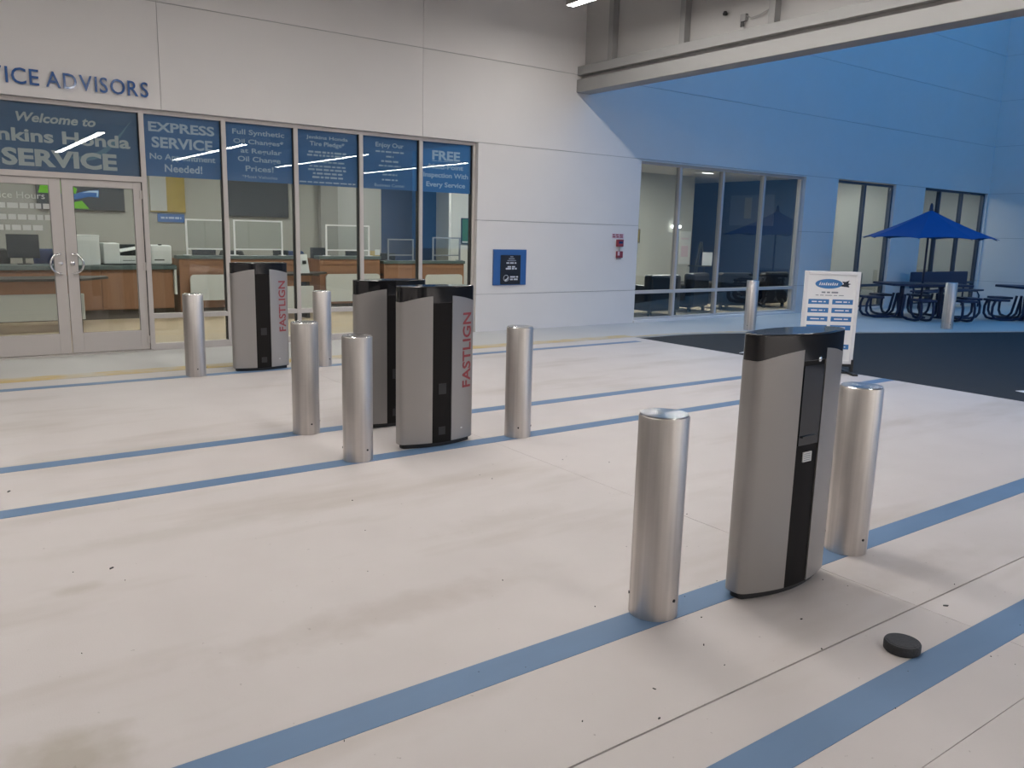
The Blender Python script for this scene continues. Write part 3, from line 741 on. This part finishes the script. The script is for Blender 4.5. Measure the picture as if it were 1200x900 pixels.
for k in range(NP):
    a, b = rims[k], rims[(k+1) % NP]
    m_ = (a+b)/2*.97; m_.z = 1.73
    grid = []
    for i in range(7):
        t = i/6; sag = .05*math.sin(math.pi*t)
        row = []
        for j in range(5):
            u = j/4; e = a.lerp(b, u); e.z += .035*math.sin(math.pi*u); e.x *= 1-.03*math.sin(math.pi*u); e.y *= 1-.03*math.sin(math.pi*u)
            p_ = ap.lerp(e, t); p_.z -= sag*(.6+.8*math.sin(math.pi*u)*t); row.append(p_)
        grid.append(row)
    vs_ = [p_ for row in grid for p_ in row]; nv = len(vs_)
    fs_ = [(i*5+j, (i+1)*5+j, (i+1)*5+j+1, i*5+j+1) for i in range(6) for j in range(4)]
    pan = MB().add(vs_+[p_-Vector((0, 0, .006)) for p_ in vs_], fs_+[tuple(x+nv for x in reversed(f)) for f in fs_]+[(30+j, 30+j+nv, 31+j+nv, 31+j) for j in range(4)])
    pan.build('canopy_panel', 'umbrella_cloth', um, smooth=.5)
    e_ = rims[k]; MB().tube([(0, 0, 2.24), (e_.x*.97, e_.y*.97, 1.685)], .008, 6).build('rib', 'navy_metal', um)
MB().lathe([(.05, 2.285), (.035, 2.33), (.03, 2.40), (.012, 2.44)], 12).build('finial', 'navy_metal', um, smooth=.7)
be = empty('outdoor_bench', (21.2, 10.55, 0)); tag(be, 'long dark blue bench with a tall back against the corner window', 'bench')
MB().box(-1.42, 1.42, .10, .14, .50, .90).build('backrest', 'navy_metal', be, bevel=.02)
MB().box(-1.42, 1.42, -.36, .10, .41, .45).build('seat', 'navy_metal', be, bevel=.012)
for x in (-1.25, 0, 1.25):
    MB().tube([(x, -.32, 0), (x, -.32, .30), (x, -.26, .40), (x, 0.04, .40), (x, .10, .46), (x, .15, .85)], .022, 8).build('leg', 'navy_metal', be, smooth=.8)
    MB().tube([(x, .10, 0), (x, .10, .43)], .022, 8).build('leg', 'navy_metal', be, smooth=.8)

# ================================================================== RECEPTION OFFICE
co = empty('reception_counter', (0, 15.0, 0)); tag(co, 'wood panelled back counter with a dark green top behind the entrance doors', 'counter')
B(-1.5, 3.60, .04, .62, .16, .83).build('body', 'wood', co)
B(-1.5, 3.60, .08, .60, 0, .16).build('toe_kick', 'toe', co)
B(-1.55, 3.655, -.02, .66, .83, .90).build('counter_top', 'counter_top', co, bevel=.006)
for k in range(9): B(-1.49+k*.565, -1.49+k*.565+.555, .02, .04, .17, .82).build('cabinet_door', 'wood', co, bevel=.003)
B(3.605, 3.645, -.02, .10, .40, .83).build('end_post', 'panel_white', co)
def pod(x0, x1, zt, wx0, wx1, wz0, wz1, label):
    r = empty('reception_desk', ((x0+x1)/2, 15.0, 0)); tag(r, label, 'desk', 'wooden reception desks'); c = (x0+x1)/2
    B(x0-c, x1-c, .0, .05, .15, zt-.06).build('front_panel', 'wood', r)
    B(x0-c, x1-c, .05, .65, .68, .72).build('work_surface', 'counter_top', r)
    for s in (x0, x1-.04): B(s-c, s+.04-c, .05, .65, 0, zt-.06).build('side_panel', 'wood', r)
    B(x0-c-.02, x1-c+.02, -.02, .26, zt-.06, zt).build('ledge', 'counter_top', r, bevel=.006)
    B(x0-c+.05, x1-c-.05, -.012, 0, zt-.16, zt-.09).build('trim_band', 'wood', r)
    W = (wx1-wx0)/2; H = (wz1-wz0); cc = .07; m = (wx0+wx1)/2-c
    pts = []
    for (px, pz, a0) in ((m+W-cc, wz0+cc, -90), (m+W-cc, wz1-cc, 0), (m-W+cc, wz1-cc, 90), (m-W+cc, wz0+cc, 180)):
        for k in range(5): a = math.radians(a0+22.5*k); pts.append((px+cc*math.cos(a), pz+cc*math.sin(a)))
    MB().prism_y(pts, -.11, -.07).build('modesty_panel', 'panel_white', r, smooth=.5)
    B(m-W+.1, m-W+.16, -.07, 0, wz0+.1, wz1-.1).build('panel_bracket', 'device_dark', r); B(m+W-.16, m+W-.1, -.07, 0, wz0+.1, wz1-.1).build('panel_bracket', 'device_dark', r)
    B(x0-c+.06, x1-c-.06, .02, .60, 0, .15).build('toe_kick', 'toe', r)
    return r
pod(3.70, 5.85, 1.07, 3.85, 5.55, .29, .74, 'wooden reception desk with a white front panel behind the farthest kiosk')
pod(6.28, 7.55, 1.07, 6.36, 7.50, .20, .73, 'wooden reception desk with a white front panel left of the paired kiosks')
pod(7.65, 9.55, .98, 8.55, 9.45, .20, .70, 'wooden reception desk before the dark blue wall')
def low_desk(x0, x1, y0, y1, zt, wz0, label):
    r = empty('writing_desk', ((x0+x1)/2, y0, 0)); tag(r, label, 'desk'); w = (x1-x0)/2; d = y1-y0
    MB().prism([(-w, 0), (w-.45, 0), (w, d*.65), (w, d), (-w, d)], zt-.035, zt).build('desk_top', 'desk_dark', r, bevel=.006)
    B(-w+.05, w-.45, .06, d-.03, zt-.15, zt-.035).build('apron', 'wood', r)
    B(-w+.08, w-.42, .03, .06, wz0, zt-.22).build('modesty_panel', 'panel_white', r, bevel=.01)
    for x in (-w+.12, w-.5):
        B(x-.03, x+.03, .10, d-.08, 0, zt-.15).build('leg', 'desk_dark', r)
    return r
low_desk(-.4, 2.40, 13.55, 14.3, .775, .17, 'dark topped writing desk with a white panel behind the entrance doors')
low_desk(4.95, 6.15, 13.95, 14.6, .80, .14, 'dark topped writing desk with a pointed end right of the farthest kiosk')
def guard(x0, x1, z0, z1, label, y=15.10, m='frame_white'):
    c = (x0+x1)/2; r = empty('sneeze_guard', (c, y, z0)); tag(r, label, 'sneeze guard', 'clear sneeze guards on the reception desks'); w = (x1-x0)/2; h = z1-z0
    for s in (-1, 1):
        B(s*w-.014, s*w+.014, -.014, .014, .012, h).build('upright', m, r); B(s*w-.05, s*w+.05, -.07, .07, 0, .012).build('foot', m, r)
    B(-w, w, -.012, .012, h-.026, h).build('top_rail', m, r); B(-w, w, -.012, .012, .10, .124).build('bottom_rail', m, r)
    B(-w+.014, w-.014, -.003, .003, .124, h-.026).build('acrylic_sheet', 'acrylic', r)
guard(3.87, 4.60, 1.07, 1.70, 'white framed sneeze guard left of the window mullion, behind the farthest kiosk')
guard(4.70, 5.58, 1.07, 1.71, 'white framed sneeze guard straight above the farthest kiosk')
guard(6.46, 7.36, 1.07, 1.67, 'white framed sneeze guard left of the paired kiosks')
guard(7.79, 8.36, .98, 1.42, 'small sneeze guard standing out against the dark blue wall', m='poster_grey')
guard(8.84, 9.50, .98, 1.47, 'small sneeze guard next to the white wall end', m='poster_grey')
def printer(x, w, label):
    r = empty('printer', (x, 15.38, .90)); tag(r, label, 'printer')
    B(-w/2, -.02, -.2, .2, .02, .36).build('body', 'device_white', r, bevel=.012)
    B(-.02, w/2, -.2, .2, .02, .15).build('paper_drawer', 'device_white', r, bevel=.01)
    B(-.02, w/2, -.02, .2, .15, .34).build('back_housing', 'device_dark', r)
    MB().add([(-.01, -.19, .21), (w/2, -.19, .26), (w/2, .0, .30), (-.01, 0, .25), (-.01, -.19, .225), (w/2, -.19, .275), (w/2, 0, .315), (-.01, 0, .265)], [(0, 3, 2, 1), (4, 5, 6, 7), (0, 1, 5, 4), (1, 2, 6, 5), (2, 3, 7, 6), (3, 0, 4, 7)]).build('output_tray', 'device_white', r)
    B(-w/2-.01, w/2+.01, -.21, .21, 0, .02).build('base', 'device_dark', r)
    B(.02, w/2-.06, -.204, -.2, .07, .08).build('slot', 'device_dark', r)
printer(2.82, .54, 'white printer with an open tray on the back counter')
r = empty('label_printer', (3.44, 15.2, .90)); tag(r, 'white rounded machine on the back counter right of the doors', 'printer')
B(-.17, .16, -.16, .2, .01, .34).build('body', 'device_white', r, bevel=.03); B(-.13, .03, -.164, -.16, .08, .10).build('slot', 'device_dark', r); B(-.18, .2, -.1, .24, 0, .012).build('base', 'device_dark', r); B(-.05, .0, -.14, -.08, .335, .36).build('knob', 'device_dark', r)
r = empty('document_box', (2.29, 15.36, .90)); tag(r, 'plain white box standing on the back counter left of the printer', 'box')
B(-.2, .2, -.2, .2, 0, .46).build('body', 'device_white', r, bevel=.006); B(-.205, .205, -.205, .205, .46, .49).build('lid', 'device_white', r, bevel=.004); B(-.19, -.11, -.1, .0, .49, .55).build('knob', 'device_dark', r)
def monitor(x, y, z, w, h, label, rz=0):
    r = empty('monitor', (x, y, z), rz); tag(r, label, 'monitor', 'desk monitors')
    B(-w/2, w/2, -.015, .02, .10, .10+h).build('display', 'device_dark', r, bevel=.006); B(-w/2+.012, w/2-.012, -.018, -.015, .112, .088+h).build('screen', 'screen', r)
    B(-.02, .02, .0, .03, .01, .12).build('neck', 'device_dark', r); B(-.1, .1, -.07, .09, 0, .012).build('stand', 'device_dark', r)
monitor(1.42, 15.48, .90, .46, .38, 'dark monitor on the back counter behind the left door')
monitor(5.68, 15.45, .72, .34, .34, 'dark monitor behind the desk, right of the farthest kiosk', .3)
monitor(6.42, 15.42, .72, .30, .40, 'dark monitor at the desk left of the paired kiosks', -.4)
monitor(7.18, 15.42, .72, .36, .34, 'dark monitor behind the sneeze guard left of the paired kiosks')
monitor(7.95, 15.45, .72, .36, .30, 'dark monitor before the dark blue wall')
monitor(4.25, 15.45, .72, .42, .36, 'dark monitor behind the leftmost sneeze guard')
r = empty('desk_placard', (5.60, 14.10, .80), .2); tag(r, 'white upright placard on the pointed desk', 'placard')
MB().add([(-.1, -.03, 0), (.1, -.03, 0), (.1, .05, .33), (-.1, .05, .33), (-.1, -.02, 0), (.1, -.02, 0), (.1, .06, .33), (-.1, .06, .33)], [(0, 1, 2, 3), (7, 6, 5, 4), (0, 4, 5, 1), (1, 5, 6, 2), (2, 6, 7, 3), (3, 7, 4, 0)]).build('card', 'device_white', r)
B(-.02, .05, -.002, .012, .16, .22).build('print_mark', 'device_dark', r); B(-.1, .1, .02, .10, 0, .008).build('foot', 'device_white', r)
r = empty('carton', (7.50, 15.12, 1.072)); tag(r, 'small cream carton on the desk left of the dark blue wall', 'box')
B(-.09, .09, -.05, .07, 0, .10).build('body', 'carton', r, bevel=.004); B(-.02, .09, -.055, -.05, .02, .13).build('card', 'device_white', r)
def office_chair(x, y, rz, m, label, zb=.62):
    r = empty('office_chair', (x, y, 0), rz); tag(r, label, 'chair', 'office chairs behind the counters')
    B(-.24, .24, -.24, .24, .44, .52).build('seat', m, r, bevel=.03)
    MB().prism_y([(-.24, zb), (.24, zb), (.26, zb+.35), (.2, zb+.52), (-.2, zb+.52), (-.26, zb+.35)], .20, .27).build('backrest', m, r, bevel=.03)
    MB().tube([(0, .24, .66), (0, .22, .48), (0, 0, .42)], .025, 8).build('back_bar', 'device_dark', r)
    MB().tube([(0, 0, .08), (0, 0, .44)], .03, 8).build('gas_lift', 'device_dark', r)
    for k in range(5):
        a = 2*math.pi*k/5; l = MB().tube([(0, 0, .10), (.28*math.cos(a), .28*math.sin(a), .06)], .02, 6).build('leg', 'device_dark', r)
        MB().tube([(.28*math.cos(a)-.02, .28*math.sin(a), .03), (.28*math.cos(a)+.02, .28*math.sin(a), .03)], .03, 8).build('caster', 'device_dark', l)
office_chair(1.85, 16.1, math.pi, 'fabric_blue', 'blue office chair behind the counter, beside the door handles')
office_chair(.95, 16.1, math.pi+.3, 'device_dark', 'dark office chair behind the counter, in the left door')
office_chair(6.05, 16.0, math.pi, 'fabric_blue', 'dark blue office chair right of the farthest kiosk')
office_chair(4.95, 16.1, math.pi-.3, 'device_dark', 'dark office chair behind the guard above the farthest kiosk')
# things on the back wall
tv = empty('flat_screen', (2.69, 17.995, 1.82)); tag(tv, 'wide wall screen with green and blue graphics seen through the doors', 'screen')
B(-.76, .76, -.06, 0, 0, .86).build('housing', 'device_dark', tv, bevel=.005); sc_ = B(-.74, .74, -.064, -.06, .02, .84).build('screen', 'screen', tv)
MB().prism_y([(-.73, .30), (-.34, .30), (-.30, .45), (-.46, .72), (-.60, .72)], -.066, -.064).build('screen_shape', 'screen_green', sc_)
MB().prism_y([(-.16, .03), (.12, .03), (0, .18), (-.18, .14)], -.066, -.064).build('screen_shape', 'screen_green', sc_)
MB().prism_y([(-.16, .33), (-.10, .30), (-.07, .40), (-.14, .44)], -.066, -.064).build('screen_shape', 'screen_green', sc_)
MB().prism_y([(-.50, .24), (-.1, .20), (.12, .26), (.30, .25), (.31, .40), (.05, .36), (-.12, .30), (-.4, .30)], -.066, -.064).build('screen_shape', 'screen_blue', sc_)
MB().prism_y([(.0, .325), (.14, .345), (.27, .34), (.26, .27), (.285, .27), (.30, .38), (.14, .375)], -.0675, -.066).build('screen_shape', 'screen_white', sc_)
tv2 = empty('flat_screen', (6.12, 17.995, 1.80)); tag(tv2, 'plain dark wall screen above the farthest kiosk', 'screen')
B(-.68, .68, -.06, 0, 0, .80).build('housing', 'device_dark', tv2, bevel=.005); B(-.66, .66, -.064, -.06, .02, .78).build('screen', 'screen', tv2)
ar = empty('canvas_picture', (4.27, 17.995, 1.84)); tag(ar, 'ochre yellow picture on the office wall right of the doors', 'picture')
B(-.34, .34, -.03, 0, 0, .80).build('canvas', 'art_yellow', ar); B(-.34, -.02, -.032, -.03, .02, .78).build('picture_field', 'office_wall_grey', ar)
bs = empty('notice_board', (4.32, 17.995, 1.64)); tag(bs, 'narrow blue board below the ochre picture', 'sign')
B(-.26, .26, -.025, 0, 0, .165).build('board', 'plaque_blue', bs); bars(0, .085, .4, .04, -.0262, bs, 'film_text', seed=120)
gp = empty('framed_picture', (10.25, 15.995, 1.32)); tag(gp, 'green picture on the white wall end at the storefront edge', 'picture')
hollow(-.16, .16, 0, .58, -.03, 0, .02, .02, .02, .02).build('frame', 'device_dark', gp); B(-.14, .14, -.022, -.004, .02, .56).build('canvas', 'art_green', gp); B(-.14, .14, -.024, -.022, .03, .06).build('caption_strip', 'office_white', gp)

# ================================================================== LOUNGE
def armchair(x, y, rz, label, m='leather', s=1):
    r = empty('armchair', (x, y, 0), rz); tag(r, label, 'armchair', 'dark armchairs behind the lounge glass')
    B(-.42, .42, -.40, .40, .10, .30).build('base', m, r, bevel=.03); B(-.27, .27, -.42, .22, .28, .45).build('seat_cushion', m, r, bevel=.05)
    for q in (-1, 1):
        B(q*.35-.09, q*.35+.09, -.40, .40, .10, .62).build('armrest', m, r, bevel=.05)
        for w in (-1, 1): B(q*.36-.03, q*.36+.03, w*.34-.03, w*.34+.03, 0, .10).build('foot', 'device_dark', r)
    B(-.44, .44, .20, .44, .10, .84).build('backrest', m, r, bevel=.06)
armchair(12.35, 12.15, math.pi, 'black armchair with its back to the left lounge pane')
armchair(13.75, 12.55, math.pi+.3, 'black armchair inside the second lounge pane')
armchair(15.1, 12.5, math.pi-.2, 'black armchair inside the third lounge pane')
armchair(16.6, 12.6, math.pi, 'black armchair inside the right lounge pane')
armchair(19.05, 12.2, math.pi-.3, 'grey-green chair behind the two-bay office window', 'office_wall_dark')
ct = empty('coffee_table', (14.4, 13.6, 0)); tag(ct, 'low table with pale papers between the lounge armchairs', 'table')
B(-.45, .45, -.28, .28, .40, .44).build('table_top', 'panel_white', ct, bevel=.006)
for a in (-1, 1):
    for b in (-1, 1): B(a*.4-.02, a*.4+.02, b*.23-.02, b*.23+.02, 0, .40).build('leg', 'device_dark', ct)
es = empty('easel', (15.55, 13.7, 0), -.5); tag(es, 'dark easel holding a white card inside the lounge', 'easel')
MB().tube([(-.25, 0, 0), (-.02, 0, 1.5)], .015, 6).build('leg', 'device_dark', es); MB().tube([(.25, 0, 0), (.02, 0, 1.5)], .015, 6).build('leg', 'device_dark', es); MB().tube([(0, .4, 0), (0, 0, 1.45)], .015, 6).build('leg', 'device_dark', es)
B(.05, .30, -.03, -.018, .93, 1.25).build('card', 'poster_white', es); B(-.3, .3, -.035, 0, .90, .93).build('card_ledge', 'device_dark', es)
lp = empty('paper_poster', (17.48, 15.995, .86)); tag(lp, 'tall pale poster on the lounge back wall', 'poster')
B(-.22, .22, -.012, 0, 0, .9).build('sheet', 'office_white', lp); bars(0, .7, .3, .05, -.0135, lp, 'pale_sign', seed=130); B(-.14, .14, -.0135, -.012, .2, .5).build('picture_field', 'pale_sign', lp)
ls = empty('hanging_banner', (19.895, 15.68, 1.98)); tag(ls, 'wide pale banner dimly seen in the right half of the lounge window', 'banner')
B(-.03, 0, -.78, .78, 0, .87).build('sheet', 'banner', ls)
B(-.034, -.03, .0, .25, .2, .8).build('picture_field', 'office_wall_dark', ls)
lo = empty('framed_picture', (15.55, 15.995, 1.42)); tag(lo, 'small ochre picture at the left edge of the lounge window', 'picture')
hollow(-.16, .16, 0, .36, -.03, 0, .02, .02, .02, .02).build('frame', 'device_dark', lo); B(-.14, .14, -.02, -.004, .02, .34).build('canvas', 'art_yellow', lo)
